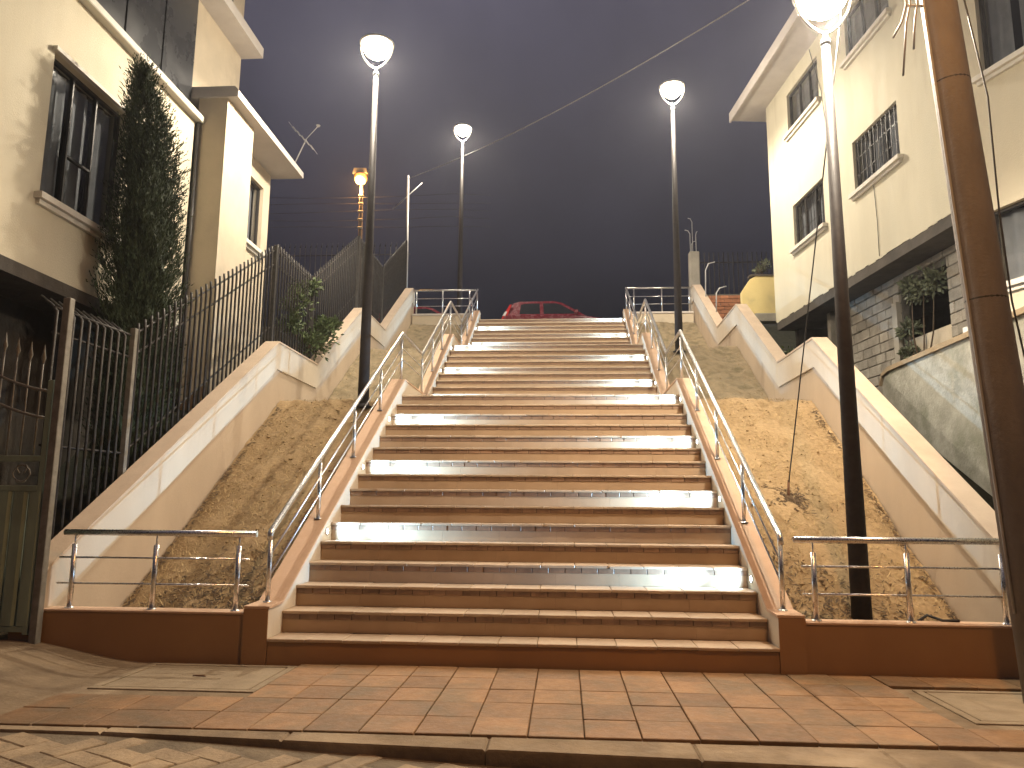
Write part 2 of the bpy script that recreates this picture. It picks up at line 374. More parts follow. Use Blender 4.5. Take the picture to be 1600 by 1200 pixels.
# ------------------------------------------------------------------ stair walls and front walls
def wprof(tab, dz, zb): return [(y, z+dz, zb if not callable(zb) else zb(y)) for y, z in tab]
def stair_side(s, side):
    t = thing('stair_side_wall', f'low cream wall with peach coping along the {side} edge of the steps', 'wall', (s*2.19, 0, -.2), 'low walls edging the steps')
    x0, x1 = sorted((s*HW, s*2.285))
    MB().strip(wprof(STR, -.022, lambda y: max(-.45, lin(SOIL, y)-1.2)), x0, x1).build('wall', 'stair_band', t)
    x0, x1 = sorted((s*(HW-.012), s*2.297))
    cop = [(y-.0 if i else -.012, z, z-.021) for i, (y, z) in enumerate(STR)]
    MB().strip(cop, x0, x1).build('coping', 'coping', t)
    return t
stair_side(-1, 'left'); stair_side(1, 'right')
def big_wall(s, side):
    t = thing('retaining_wall', f'tall stepped cream retaining wall along the {side} planter', 'wall', (s*4.2, 0, -.2), 'retaining walls beside the planters')
    x0, x1 = sorted((s*4.12, s*4.30))
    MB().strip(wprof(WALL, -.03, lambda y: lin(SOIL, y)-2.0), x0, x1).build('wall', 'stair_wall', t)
    x0, x1 = sorted((s*4.095, s*4.118))
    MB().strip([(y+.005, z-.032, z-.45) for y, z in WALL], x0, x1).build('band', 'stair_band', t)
    x0, x1 = sorted((s*4.085, s*4.315))
    MB().strip([(y, z, z-.029) for y, z in WALL], x0, x1).build('coping', 'wall_coping', t)
    return t
big_wall(-1, 'left'); big_wall(1, 'right')
def front_wall(s, side):
    t = thing('front_planter_wall', f'low brown front wall below the {side} planter railing', 'wall', (s*3.2, .1, -.2), 'front walls facing the pavement')
    x0, x1 = sorted((s*2.287, s*4.093))
    MB().box(x0, x1, .012, .20, -.5, .185).build('wall', 'front_shade_paint', t)
    MB().cbox(x0, x1, .004, .215, .186, .206, .004).build('coping', 'coping', t)
    a, b = sorted((s*4.094, s*4.34))
    MB().prism([(a, -.5), (b, -.5), (b, .52), (a, .50)], 'y', -.02, -.001).build('end_panel', 'front_shade_paint', t)
    a, b = sorted((s*2.089, s*2.30))
    MB().box(a, b, -.012, -.001, -.5, .236).build('end_panel', 'front_shade_paint', t)
    return t
front_wall(-1, 'left'); front_wall(1, 'right')
fb = MB().box(-2.088, 2.088, .008, .03, -.5, -.03).build('base_riser', 'front_shade_paint', st)
# upper parapets either side of the top step
for s, side in ((-1, 'left'), (1, 'right')):
    t = thing('upper_parapet', f'grey plaster parapet below the upper {side} railing', 'wall', (s*3.2, 15.3, 4.6), 'parapets at the top of the planters')
    a, b = sorted((s*2.30, s*4.08))
    MB().box(a, b, 15.22, 15.415, 4.2, 6.66).build('wall', 'pale_plaster', t); MB().cbox(a, b, 15.19, 15.43, 6.662, 6.72, .006).build('coping', 'slab_white', t)

# planters
def planter(s, side):
    vs, fs = [], []; NX, NY = 34, 260
    rnd = random.Random(11 if s < 0 else 12); ph = [rnd.uniform(0, 9) for _ in range(8)]
    for j in range(NY+1):
        y = .205+15.0*(j/NY)
        for i in range(NX+1):
            u = i/NX; x = 2.29+u*1.82
            h = .018*math.sin(x*7+ph[0]+y*1.3)+.014*math.sin(y*6.3+ph[1]+x*2)+.010*math.sin(y*17+ph[2])*math.sin(x*15+ph[3])+rnd.uniform(-.012, .012)
            vs.append((s*x, y, soil_z(x, y)+h))
    for j in range(NY):
        for i in range(NX): a = j*(NX+1)+i; fs.append((a, a+1, a+NX+2, a+NX+1))
    b = MB(); b.add(vs, fs, True); o = struct(b.build('planter_soil', 'soil'))
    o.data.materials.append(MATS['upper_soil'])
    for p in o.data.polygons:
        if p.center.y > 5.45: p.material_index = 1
    # dry grass and straw
    gr = MB(); N = 16000
    for q in range(N):
        y = .25+5.2*rnd.random()**1.25 if q < N*.8 else rnd.uniform(5.4, 15)
        x = s*rnd.uniform(2.31, 4.08); z = soil_z(abs(x), y)
        a = rnd.uniform(0, 6.28); L = rnd.uniform(.03, .09); w = rnd.uniform(.002, .005); lift = rnd.uniform(.0, .6)
        dx, dy_ = math.cos(a)*L, math.sin(a)*L; sl = .516 if y < 5.3 else 0
        px, py = -math.sin(a)*w, math.cos(a)*w; z0 = z+.012
        gr.add([(x-px, y-py, z0), (x+px, y+py, z0), (x+dx, y+dy_, z0+dy_*sl+L*lift)], [(0, 1, 2)])
    tag(stuff(gr.build('dry_grass', 'straw')), f'dry straw scattered over the {side} sandy planter slope', 'grass')
    # dead leaves and dark litter, thickest at the foot of the bank
    dl = MB()
    for q in range(1500):
        if s > 0 and q % 4 == 0: a = rnd.uniform(0, 6.28); r = abs(rnd.gauss(0, .14)); x, y = 2.93+r*math.cos(a), 2.47+r*math.sin(a)
        elif q % 4 == 1: y = rnd.uniform(.3, 5.2); x = s*(4.07-abs(rnd.gauss(0, .05)))
        else: y = .25+abs(rnd.gauss(0, .55)); x = s*rnd.uniform(2.31, 4.06)
        if y > 5.2: continue
        z = soil_z(abs(x), y)+.022; a = rnd.uniform(0, 6.28); L = rnd.uniform(.015, .045); w = L*rnd.uniform(.12, .4); dx, dy_ = math.cos(a)*L, math.sin(a)*L
        px, py = -math.sin(a)*w, math.cos(a)*w
        dl.add([(x-dx, y-dy_, z-dy_*.5), (x+px, y+py, z+py*.5+.006), (x+dx, y+dy_, z+dy_*.5+rnd.uniform(0, .02)), (x-px, y-py, z-py*.5+.006)], [(0, 1, 2, 3)])
    tag(stuff(dl.build('leaf_litter', 'litter')), f'dark dead leaves gathered at the foot of the {side} planter slope', 'leaves')
    # little stones and clods
    st_ = MB()
    for q in range(260):
        y = rnd.uniform(.25, 5.3); x = s*rnd.uniform(2.33, 4.05); r = rnd.uniform(.006, .02)*(1 if rnd.random() < .9 else 1.7); z = soil_z(abs(x), y)+.02
        b_ = len(st_.v); P = [(0,0,1),(1,0,0),(0,1,0),(-1,0,0),(0,-1,0),(0,0,-1)]
        st_.add([(x+p[0]*r*rnd.uniform(.7,1.3), y+p[1]*r*rnd.uniform(.7,1.3), z+p[2]*r*rnd.uniform(.5,.9)) for p in P],
                [(0,1,2),(0,2,3),(0,3,4),(0,4,1),(5,2,1),(5,3,2),(5,4,3),(5,1,4)])
    tag(stuff(st_.build('soil_clods', 'soil')), f'small clods and stones on the {side} planter slope', 'stones')
planter(-1, 'left'); planter(1, 'right')

# ------------------------------------------------------------------ neighbouring ground behind the retaining walls
def terr(name, xs, zf, m):
    vs, fs = [], []; ys = [-.3+i*.4 for i in range(41)]
    for y in ys:
        for x in xs: vs.append((x, y, zf(x, y)))
    n = len(xs)
    for j in range(len(ys)-1):
        for i in range(n-1): a = j*n+i; fs.append((a, a+1, a+n+1, a+n))
    b = MB(); b.add(vs, fs, True); return struct(b.build(name, m))
terr('hillside', [4.31, 4.6, 5, 6, 7.5, 10, 30], lambda x, y: min(lin(WALL, y)-(.95 if y < 4.8 else 1.1), 6.3)+.05*math.sin(y*5+x*3), 'dark_soil')
terr('hillside', [-30, -12, -8, -6, -5, -4.31], lambda x, y: max(-.06, min(lin(WALL, y)-.9, 6.3)) if y > 1.2 else -.06, 'dark_soil')

# ------------------------------------------------------------------ railings
def flange(b, x, y, z): b.lathe([(0, .012), (.035, .010), (.04, 0)], (x, y, z), 14)
def bend(tab, x): return [(x, y, z) for y, z in tab]
def stair_rail(s, side):
    t = thing('stair_railing', f'long stainless steel handrail with two bars on the {side} side of the steps', 'railing', (s*2.2, .2, .27), 'handrails following the steps')
    x = s*2.19
    MB().tube([(x, .20, .80), (x, .205, .855), (x, .235, .885)]+[(x, y, z+.02) for y, z in RAIL[1:]], .026, 12).build('handrail', 'steel', t)
    for d in (.22, .40):
        pts = [(x+s*.0, y+.0, z-d) for y, z in RAIL]; MB().tube(pts, .0085, 8).build('bar', 'steel', t)
    for y in (.22, 1.5, 2.75, 4.02, 5.3, 7.06, 8.1, 9.2, 10.28, 12.15, 13.2, 14.3, 15.42):
        zb, zt = lin(STR, y), lin(RAIL, y)
        b = MB(); b.tube([(x, y, zb), (x, y, zt-(.07 if y > .3 else .01))], .0205, 12)
        if y > .3: b.tube([(x, y, zt-.075), (x, y, zt+.01)], .007, 8)
        flange(b, x, y, zb+.001)
        b.build('post', 'steel', t)
stair_rail(-1, 'left'); stair_rail(1, 'right')
def front_rail(s, side):
    t = thing('planter_railing', f'short stainless steel railing on the {side} front wall', 'railing', (s*3.15, .1, .206), 'railings on the front walls')
    x0, x1 = s*2.27, s*4.0
    MB().tube([(x0, .1, .85), (x1, .1, .85)], .027, 12).build('handrail', 'steel', t)
    for z in (.635, .415): MB().tube([(x0+s*.05, .1, z), (x1+s*.03, .1, z)], .0085, 8).build('bar', 'steel', t)
    for x in (2.42, 3.16, 3.90):
        x *= s; b = MB(); b.tube([(x, .1, .206), (x, .1, .75)], .022, 12); b.tube([(x, .1, .74), (x, .1, .83)], .007, 8); flange(b, x, .1, .207); b.build('post', 'steel', t)
front_rail(-1, 'left'); front_rail(1, 'right')
def top_rail(s, side):
    t = thing('upper_railing', f'short steel railing on the parapet at the top {side} of the stairs', 'railing', (s*3.1, 15.3, 6.72), 'railings at the top of the stairs')
    MB().tube([(s*2.22, 15.3, 7.45), (s*4.05, 15.3, 7.45)], .026, 10).build('handrail', 'steel', t)
    for z in (7.2, 6.97): MB().tube([(s*2.25, 15.3, z), (s*4.05, 15.3, z)], .0085, 8).build('bar', 'steel', t)
    for x in (2.4, 3.2, 3.98): MB().tube([(s*x, 15.3, 6.72), (s*x, 15.3, 7.43)], .021, 10).build('post', 'steel', t)
top_rail(-1, 'left'); top_rail(1, 'right')

# ------------------------------------------------------------------ post lamps
def light(name, kind, loc, power, col, r, parent=None, **kw):
    d = bpy.data.lights.new(name, kind); d.energy = power; d.color = col; d.shadow_soft_size = r
    for k, v in kw.items(): setattr(d, k, v)
    o = bpy.data.objects.new(name, d); S.collection.objects.link(o); o.location = loc
    if parent is not None: o.parent = parent; o.matrix_parent_inverse = Matrix.Translation(-Vector(parent.location))
    return o
def post_lamp(x, y, z0, ztop, label):
    t = thing('street_lamp', label, 'street lamp', (x, y, z0), 'white post lamps along the stairs')
    MB().tube([(x, y, z0), (x, y, z0+(ztop-z0)*.5), (x, y, ztop)], .088, 20, .042).build('pole', 'lamp_pole', t)
    b = MB(); b.lathe([(.13, 0), (.135, .015), (.10, .03), (.092, .06)], (x, y, z0), 20); b.build('base_plate', 'lamp_pole', t)
    MB().lathe([(.0, .12), (.022, .11), (.026, .06), (.048, .03), (.05, 0)], (x, y, ztop-.005), 16).build('neck', 'lamp_metal', t)
    zc = ztop+.10
    for s in (-1, 1):
        pts = []
        for i in range(15):
            u = i/14; w = .265*math.sin(u*math.pi/2)**.85; pts.append((x+s*(.008+w), y, zc+.42*u**1.25))
        MB().tube(pts, .015, 8).build('arm', 'lamp_metal', t)
    zd = zc+.44
    MB().lathe([(0, .10), (.10, .095), (.22, .06), (.285, .01), (.285, -.015), (.26, -.02)], (x, y, zd), 32).build('cap', 'lamp_metal', t)
    MB().lathe([(.225, -.02), (.23, -.08), (.19, -.16), (.11, -.225), (0, -.25)], (x, y, zd), 32).build('diffuser', 'led_glow', t)
    light('lamp_light', 'SPOT', (x, y, zd-.33), P_POST, C_POST, .07, t, spot_size=math.radians(178), spot_blend=.45)
    light('diffuser_light', 'POINT', (x, y, zd-.36), P_POST*.16, C_POST, .12, t)
    return t
post_lamp(2.93, .52, -.15, 5.57, 'nearest black lamp post in front of the right planter slope')
post_lamp(-2.70, 5.0, 2.6, 8.14, 'dark lamp post by the left railing, beside the first landing')
post_lamp(2.82, 9.7, 4.4, 9.95, 'lamp post rising behind the right railing at the second landing')
post_lamp(-2.74, 15.6, 6.40, 12.2, 'farthest white lamp post at the top left of the stairs')

# ------------------------------------------------------------------ step lights
def step_light(s, k, lab):
    y, z = ny(k), nzs(k-1)+.095; x = s*HW; yy = y-.15
    t = thing('step_light', lab, 'step light', (x, yy, z), 'recessed step lights')
    b = MB(); b.tube([(x+s*.0, yy, z), (x-s*.010, yy, z)], .036, 18, .033); b.build('bezel', 'lamp_metal', t)
    b = MB(); b.tube([(x-s*.010, yy, z), (x-s*.014, yy, z)], .026, 18, .022); b.build('lens', 'step_glow', t)
    for pw, ang, tilt in ((P_STEP*.42, 125, .45), (P_STEP*6.0, 38, .15)):     # soft near wash and a narrow throw along the riser
        l = light('step_lamp', 'SPOT', (x-s*.03, yy, z), pw, C_STEP, .015, t, spot_size=math.radians(ang), spot_blend=1)
        l.rotation_euler = Vector((-s, tilt, .01)).to_track_quat('-Z', 'Y').to_euler()
for i, k in enumerate((6, 10, 14, 18, 22, 26, 30, 34)): step_light(-1, k, f'{ORD[i] if i < 7 else "topmost"} white step light in the left stair wall')
for i, k in enumerate((4, 8, 12, 16, 20, 24, 28, 32, 36)): step_light(1, k, f'{ORD[i] if i < 8 else "topmost"} white step light in the right stair wall')

# ------------------------------------------------------------------ left fence on the retaining wall
FT = [(.15,2.97),(1.45,2.99),(5.35,5.33),(7.15,5.34),(10.15,7.24),(12.5,7.26),(15.3,9.0)]
fx = -4.335
fn = thing('security_fence', 'tall dark metal bar fence climbing along the left retaining wall', 'fence', (fx, 0, .5))
bar_posts = (1.45, 5.30, 7.2, 10.15, 12.5, 15.28)
y = .16; 
while y < 15.25:
    if min(abs(y-p) for p in bar_posts) > .05:
        zt, zb = lin(FT, y), lin(WALL, y)
        b = MB()
        e_ = .17 if y < 1.4 else .012
        b.tube([(fx, y, zb-.45), (fx, y, zt-.10), (fx-e_*.3, y, zt-.04), (fx-e_, y, zt+.05)], .0155, 6); b.build('bar', 'fence_metal', fn)
    y += .125
for p in bar_posts: MB().cbox(fx-.03, fx+.03, p-.03, p+.03, lin(WALL, p)-.5, lin(FT, p)+.02, .004).build('post', 'fence_post' if p < 5 else 'fence_metal', fn)
for d in (.06, .30, 1.35):
    b = MB(); pts = [(fx-.022, y_, z_-d if d < 1 else max(z_-d, lin(WALL, y_)+.12)) for y_, z_ in FT]; b.tube(pts, .014, 6); b.build('rail', 'fence_metal', fn)
# back row of spiked bars behind the left terrace
ff = thing('rear_fence', 'distant row of spiked bars behind the left terrace', 'fence', (-7.5, 16.2, 6.4))
x = -12
while x < -4.4:
    b = MB(); b.tube([(x, 16.2, 6.4), (x, 16.2, 9.15)], .012, 5); b.tube([(x, 16.2, 9.15), (x+.03, 16.2, 9.3)], .022, 5, .003); b.build('bar', 'fence_metal', ff); x += .17
for z in (6.9, 8.9): MB().tube([(-12.1, 16.22, z), (-4.4, 16.22, z)], .015, 6).build('rail', 'fence_metal', ff)

# ------------------------------------------------------------------ gate at the far left
gt = thing('yard_gate', 'green metal yard gate with spiked bars left of the stairs', 'gate', (-4.6, -.06, -.06))
gy = -.05
MB().cbox(-4.115, -4.045, gy-.035, gy+.035, -.2, 2.93, .005).build('gate_post', 'fence_post', gt)
gx1, gx0 = -4.135, -5.45
fr = MB()
for b in ((gx1-.05, gx1, .0, 2.18), (gx0, gx0+.05, .0, 2.6)): fr.cbox(b[0], b[1], gy-.022, gy+.022, b[2], b[3], .004)
for z in (.02, 1.20, 1.46): fr.cbox(gx0+.051, gx1-.051, gy-.02, gy+.02, z, z+.05, .004)
fr.build('frame', 'gate_paint', gt)
x = gx0+.052
while x < gx1-.10:
    b = MB(); b.prism([(x+.005, gy-.006), (x+.03, gy-.026), (x+.115, gy-.026), (x+.138, gy-.006), (x+.138, gy+.006), (x+.005, gy+.006)], 'z', .072, 1.198)
    b.build('panel', 'gate_paint', gt); x += .1415
def curve_z(x): u = (x-gx1)/(gx0-gx1); return 2.08+.62*u**1.6
for off in (0, -.24): MB().tube([(gx0+.05+(gx1-gx0-.1)*i/16, gy, curve_z(gx0+.05+(gx1-gx0-.1)*i/16)+off) for i in range(17)], .013, 8).build('curved_rail', 'fence_post', gt)
x = gx1-.13
while x > gx0+.06:
    zt = curve_z(x)+.24; b = MB(); b.tube([(x, gy, 1.51), (x, gy, zt)], .008, 6); b.build('bar', 'fence_post', gt)
    MB().lathe([(.006, 0), (.011, .03), (.022, .07), (.012, .11), (.001, .19)], (x, gy, zt-.02), 8).build('spear_tip', 'fence_post', gt); x -= .125
for q in range(4):
    cx = gx1-.22-q*.3
    for s in (-1, 1):
        pts = [(cx+s*(.02+.10*math.sin(a*.5)*math.cos(a)), gy, 1.355+.075*math.sin(a)) for a in [i*.45 for i in range(13)]]
        MB().tube(pts, .006, 5).build('scroll', 'fence_post', gt)

# ------------------------------------------------------------------ facade helper
def facade(b, frame, u0, u1, z0, z1, holes, th):
    """wall slab with rectangular openings; frame(u, d, z) -> world, d is depth into the wall"""
    us = sorted({u0, u1, *[h[0] for h in holes], *[h[1] for h in holes]}); zs = sorted({z0, z1, *[h[2] for h in holes], *[h[3] for h in holes]})
    for i in range(len(us)-1):
        for j in range(len(zs)-1):
            uc, zc = (us[i]+us[i+1])/2, (zs[j]+zs[j+1])/2
            if any(h[0] < uc < h[1] and h[2] < zc < h[3] for h in holes): continue
            q = [(us[i], zs[j]), (us[i+1], zs[j]), (us[i+1], zs[j+1]), (us[i], zs[j+1])]
            b.add([frame(u, 0, z) for u, z in q], [(0, 1, 2, 3)]); b.add([frame(u, th, z) for u, z in q], [(3, 2, 1, 0)])
    for h in holes:
        c = [(h[0], h[2]), (h[1], h[2]), (h[1], h[3]), (h[0], h[3])]
        for i in range(4):
            p, q = c[i], c[(i+1) % 4]; b.add([frame(*p[:1], 0, p[1]), frame(q[0], 0, q[1]), frame(q[0], th, q[1]), frame(p[0], th, p[1])], [(0, 1, 2, 3)])
    for (a, c) in (((u0, z0), (u1, z0)), ((u1, z0), (u1, z1)), ((u1, z1), (u0, z1)), ((u0, z1), (u0, z0))):
        b.add([frame(a[0], 0, a[1]), frame(c[0], 0, c[1]), frame(c[0], th, c[1]), frame(a[0], th, a[1])], [(0, 1, 2, 3)])
def fbox(b, frame, u0, u1, d0, d1, z0, z1):
    vs = [frame(u, d, z) for z in (z0, z1) for u, d in ((u0, d0), (u1, d0), (u1, d1), (u0, d1))]
    return b.add(vs, [(0,3,2,1),(4,5,6,7),(0,1,5,4),(1,2,6,5),(2,3,7,6),(3,0,4,7)])
def window(parent, frame, u0, u1, z0, z1, nm=3, sill=True, lintel=False, bars=False, curtain='curtain', dep=.10, cross=None, sill_mat='white_trim'):
    fr = MB(); w = .035
    for a in ((u0, u0+w, z0, z1), (u1-w, u1, z0, z1), (u0+w+.001, u1-w-.001, z0, z0+w), (u0+w+.001, u1-w-.001, z1-w, z1)): fbox(fr, frame, a[0], a[1], dep-.03, dep+.03, a[2], a[3])
    W_ = MB(); o = fr.build('window', 'window_frame', parent)
    du = (u1-u0-2*w)/nm
    for i in range(1, nm): fbox(MB(), frame, 0, 0, 0, 0, 0, 0)
    for i in range(nm):
        a = u0+w+du*i; b = a+du
        fbox(MB(), frame, a+.014, b-.014, dep-.004, dep+.004, z0+w+.002, z1-w-.002).build('pane', 'pane_glass', o)
        if i: fbox(MB(), frame, a-.013, a+.013, dep-.028, dep+.028, z0+w+.001, z1-w-.001).build('mullion', 'window_frame', o)
    if cross:
        m = MB(); fbox(m, frame, cross[0], cross[1], dep-.026, dep+.026, cross[2]-.014, cross[2]+.014); m.build('transom', 'window_frame', o)
    if bars:
        m = MB(); n = int((u1-u0)/.13)
        for i in range(1, n): fbox(m, frame, u0+(u1-u0)*i/n-.005, u0+(u1-u0)*i/n+.005, dep-.06, dep-.05, z0+.01, z1-.01)
        for z in (z0+(z1-z0)*.33, z0+(z1-z0)*.66): fbox(m, frame, u0+.01, u1-.01, dep-.049, dep-.042, z-.006, z+.006)
        m.build('security_bars', 'window_frame', o)
    # curtain folds and the dark room behind
    N = int((u1-u0)*26); vs = []
    for i in range(N+1):
        u = u0+.02+(u1-u0-.04)*i/N
        gap = .0
        d = dep+.13+.022*math.sin(i*1.25)+.012*math.sin(i*.47)
        vs += [frame(u, d, z0+.01), frame(u, d, z1-.01)]
    fs = [(2*i, 2*i+2, 2*i+3, 2*i+1) for i in range(N) if not (.42 < i/N < .47 or (.70 < i/N < .78))]
    b = MB(); b.add(vs, fs, True); b.build('curtain', curtain, o)
    b = MB(); fbox(b, frame, u0-.2, u1+.2, dep+.55, dep+.6, z0-.2, z1+.2); b.build('room_back', 'room_dark', o)
    if sill:
        b = MB(); fbox(b, frame, u0-.09, u1+.09, -.10, .06, z0-.075, z0-.003); fbox(b, frame, u0-.05, u1+.05, -.05, -.002, z0-.13, z0-.077); b.build('sill', sill_mat, o)
    if lintel:
        b = MB(); fbox(b, frame, u0-.05, u1+.05, -.06, .05, z1+.003, z1+.05); b.build('lintel', sill_mat, o)
    return o

# ------------------------------------------------------------------ left house
lh = thing('cream_house', 'cream plastered house with overhanging slabs left of the stairs', 'house', (-6.5, 2.5, -.1))
FL = lambda u, d, z: (-5.5-d, u, z)
w = MB(); hole = (1.30, 2.78, 4.54, 6.28)
facade(w, FL, -1.2, 4.57, 3.66, 7.16, [hole], .22); w.build('wall', 'cream', lh)
MB().box(-11, -5.73, -1.2, -1.0, 3.66, 7.16).build('wall', 'cream', lh); MB().box(-11, -5.73, 4.35, 4.57, 3.66, 7.16).build('wall', 'cream', lh)
window(lh, FL, *hole, nm=3, sill=True, lintel=True, dep=.12, cross=(1.80, 2.26, 5.25))
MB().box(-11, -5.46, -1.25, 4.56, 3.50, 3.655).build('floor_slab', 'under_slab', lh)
MB().cbox(-5.75, -5.38, -1.25, 4.66, 7.163, 7.27, .012).build('ledge', 'white_trim', lh)
b = MB(); b.box(-11, -5.62, -1.2, 4.60, 7.272, 9.36); uf = b.build('upper_wall', 'dark_panel', lh)
for i in range(6):
    y0 = -1.1+i*.95
    MB().cbox(-5.618, -5.595, y0+.02, y0+.93, 7.30, 9.30, .004).build('glazed_panel', 'dark_panel', uf)
MB().box(-11, -5.22, -1.3, 6.35, 9.362, 9.56).build('upper_slab', 'slab_white', lh)
MB().box(-11, -5.60, -1.0, 6.25, 9.562, 12.5).build('attic_wall', 'pale_plaster', lh)
for (a, c) in ((5.15, 5.75),):
    MB().box(-5.598, -5.58, a, c, 9.9, 11.4).build('attic_window', 'dark_panel', lh)
MB().box(-5.50, -5.02, 4.66, 5.70, 1.2, 7.60).build('pier', 'pale_plaster', lh)
MB().tube([(-5.46, 4.615, 2.2), (-5.46, 4.615, 7.15)], .03, 8).build('downpipe', 'window_frame', lh)
MB().box(-11, -5.62, 4.62, 6.3, 7.79, 9.358).build('wing_upper_wall', 'pale_plaster', lh)
MB().prism([(-11, 7.603), (-4.84, 7.603), (-4.84, 7.72), (-4.90, 7.785), (-11, 7.785)], 'y', 4.62, 7.75).build('eave_slab', 'slab_white', lh)
FL2 = lambda u, d, z: (-5.45-d, u, z)
w = MB(); h2 = (6.3, 7.3, 5.9, 7.2); facade(w, FL2, 5.702, 7.6, 1.5, 7.60, [h2], .2); w.build('wing_wall', 'pale_plaster', lh)
window(lh, FL2, *h2, nm=2, sill=True)
MB().box(-11, -5.66, 7.4, 7.6, 2, 7.6).build('wing_end_wall', 'pale_plaster', lh)
# dark ground floor
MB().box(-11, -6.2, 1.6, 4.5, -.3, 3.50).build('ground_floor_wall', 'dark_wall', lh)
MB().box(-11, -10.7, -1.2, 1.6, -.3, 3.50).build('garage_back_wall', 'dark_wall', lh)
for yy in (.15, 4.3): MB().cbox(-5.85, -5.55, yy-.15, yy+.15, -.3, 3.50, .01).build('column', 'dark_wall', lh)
# television antenna on the eave
an = thing('tv_antenna', 'thin television antenna on the roof slab of the left house', 'antenna', (-4.98, 7.55, 7.785))
MB().tube([(-4.98, 7.55, 7.785), (-4.75, 7.55, 8.35)], .012, 6).build('mast', 'wire', an)
MB().tube([(-5.05, 7.55, 8.62), (-4.58, 7.55, 8.12)], .010, 6).build('boom', 'wire', an)
MB().tube([(-4.75, 7.55, 8.35), (-4.52, 7.55, 8.62)], .008, 5).build('arm', 'wire', an)
for i in range(6):
    u = i/5; px, pz = -5.05+.47*u, 8.62-.5*u; MB().tube([(px, 7.35, pz), (px, 7.75, pz)], .005, 5).build('element', 'wire', an)
MB().lathe([(0, 0), (.03, .01), (.045, .035)], (-4.52, 7.55, 8.60), 10).build('feed_cup', 'wire', an)

# ------------------------------------------------------------------ right house
th = -.107; dv = Vector((math.sin(th), math.cos(th), 0)); nv = Vector((dv.y, -dv.x, 0)); P0 = Vector((5.5, 10, 0))
FR = lambda u, d, z: tuple(P0+dv*u+nv*d+Vector((0, 0, z)))
rh = thing('yellow_house', 'three storey cream yellow house right of the stairs', 'house', (7.5, 8, 3))
holes = [(-4.17, -2.62, 6.90, 7.90), (-1.35, .18, 6.80, 7.80), (-1.40, .20, 9.50, 10.47), (-4.17, -2.62, 9.55, 10.5)]
w = MB(); facade(w, FR, -6.0, 1.45, 5.45, 10.85, holes, .22); w.build('wall', 'yellow_cream', rh)
for i, h in enumerate(holes): window(rh, FR, *h, nm=3 if i != 1 else 2+1, sill=True, bars=(i < 2), dep=.09)
w = MB(); fbox(w, FR, 1.23, 1.45, .222, 6, 5.45, 10.85); w.build('end_wall', 'yellow_cream', rh)
w = MB(); fbox(w, FR, -6.2, 2.10, -.66, 6.5, 10.853, 11.0); fbox(w, FR, -6.2, 2.10, -.70, -.661, 10.80, 11.05); w.build('eave', 'slab_white', rh)
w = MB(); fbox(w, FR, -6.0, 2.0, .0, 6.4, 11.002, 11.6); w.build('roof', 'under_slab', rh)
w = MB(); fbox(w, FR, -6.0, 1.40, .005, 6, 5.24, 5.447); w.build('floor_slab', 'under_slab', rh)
MB().tube([FR(-3.30, -.012, 6.76), FR(-3.34, -.015, 6.1), FR(-3.32, -.012, 5.46)], .006, 5).build('wall_cable', 'cable', rh)
MB().tube([FR(-1.1, -.012, 10.8), FR(-1.55, -.02, 9.6), FR(-1.75, -.02, 8.2), FR(-1.78, -.015, 7.3)], .007, 5).build('wall_cable', 'cable', rh)
# ragged plaster edge along the slab
w = MB()
for i in range(60):
    u = -6+7.4*i/60; fbox(w, FR, u+.001, u+7.4/60-.001, -.004, .004, 5.447-random.uniform(.004, .035), 5.4495)
w.build('plaster_edge', 'yellow_cream', rh)
w = MB(); fbox(w, FR, -.35, -.2, .45, .6, 2.5, 5.24); w.build('column', 'concrete', rh)
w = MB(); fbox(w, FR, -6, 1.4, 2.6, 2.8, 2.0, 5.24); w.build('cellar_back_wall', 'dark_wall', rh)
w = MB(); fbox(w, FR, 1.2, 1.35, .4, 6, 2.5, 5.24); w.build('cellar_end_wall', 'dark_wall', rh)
# wall of rough blocks under the overhang
bw = thing('block_wall', 'unfinished grey block wall under the overhang of the right house', 'wall', tuple(P0+dv*-3+nv*.5+Vector((0, 0, 2.6))))
w = MB(); opening = (-3.42, -1.98+.0, 3.2, 4.93); facade(w, FR, -5.2, -.98, 2.2, 5.23, [], .0) if False else None
facade(w, lambda u, d, z: FR(u, d+.52, z), -5.4, -.96, 2.0, 5.235, [(-4.35, -2.98, 3.0, 5.0)], .14); w.build('mortar_bed', 'mortar', bw)
z = 2.62; row = 0
while z < 5.2:
    u = -5.4+(0 if row % 2 else -.2)
    hh = random.choice((.185, .19, .205)); 
    while u < -.98:
        L = random.choice((.30, .38, .42, .34)); a, b_ = max(u, -5.39), min(u+L, -.965)
        top = min(z+hh, 5.232)
        if b_-a > .06 and not (a < -2.96 and b_ > -4.37 and top > 2.98 and z < 5.02):
            m = MB().cbox(a+.008, b_-.008, -.022+random.uniform(-.012, .012), .03, z+.007, top-.006, .010).tf(lambda U, D, Z: FR(U, D+.50, Z)); m.build('block', 'block', bw)
        elif b_-a > .06 and (b_ > -2.96 and a < -2.96):
            MB().cbox(-2.955, b_-.008, -.02, .03, z+.007, top-.006, .010).tf(lambda U, D, Z: FR(U, D+.50, Z)).build('block', 'block', bw)
        elif b_-a > .06 and (a < -4.37 and b_ > -4.37):
            MB().cbox(a+.008, -4.375, -.02, .03, z+.007, top-.006, .010).tf(lambda U, D, Z: FR(U, D+.50, Z)).build('block', 'block', bw)
        u += L
    z += hh; row += 1
w = MB(); fbox(w, FR, -2.96, -2.80, .42, .50, 2.6, 4.75); w.build('concrete_jamb', 'concrete', bw)
w = MB(); fbox(w, FR, -4.37, -2.96, .60, .64, 3.0, 4.05); w.build('infill_panel', 'pale_plaster', bw)
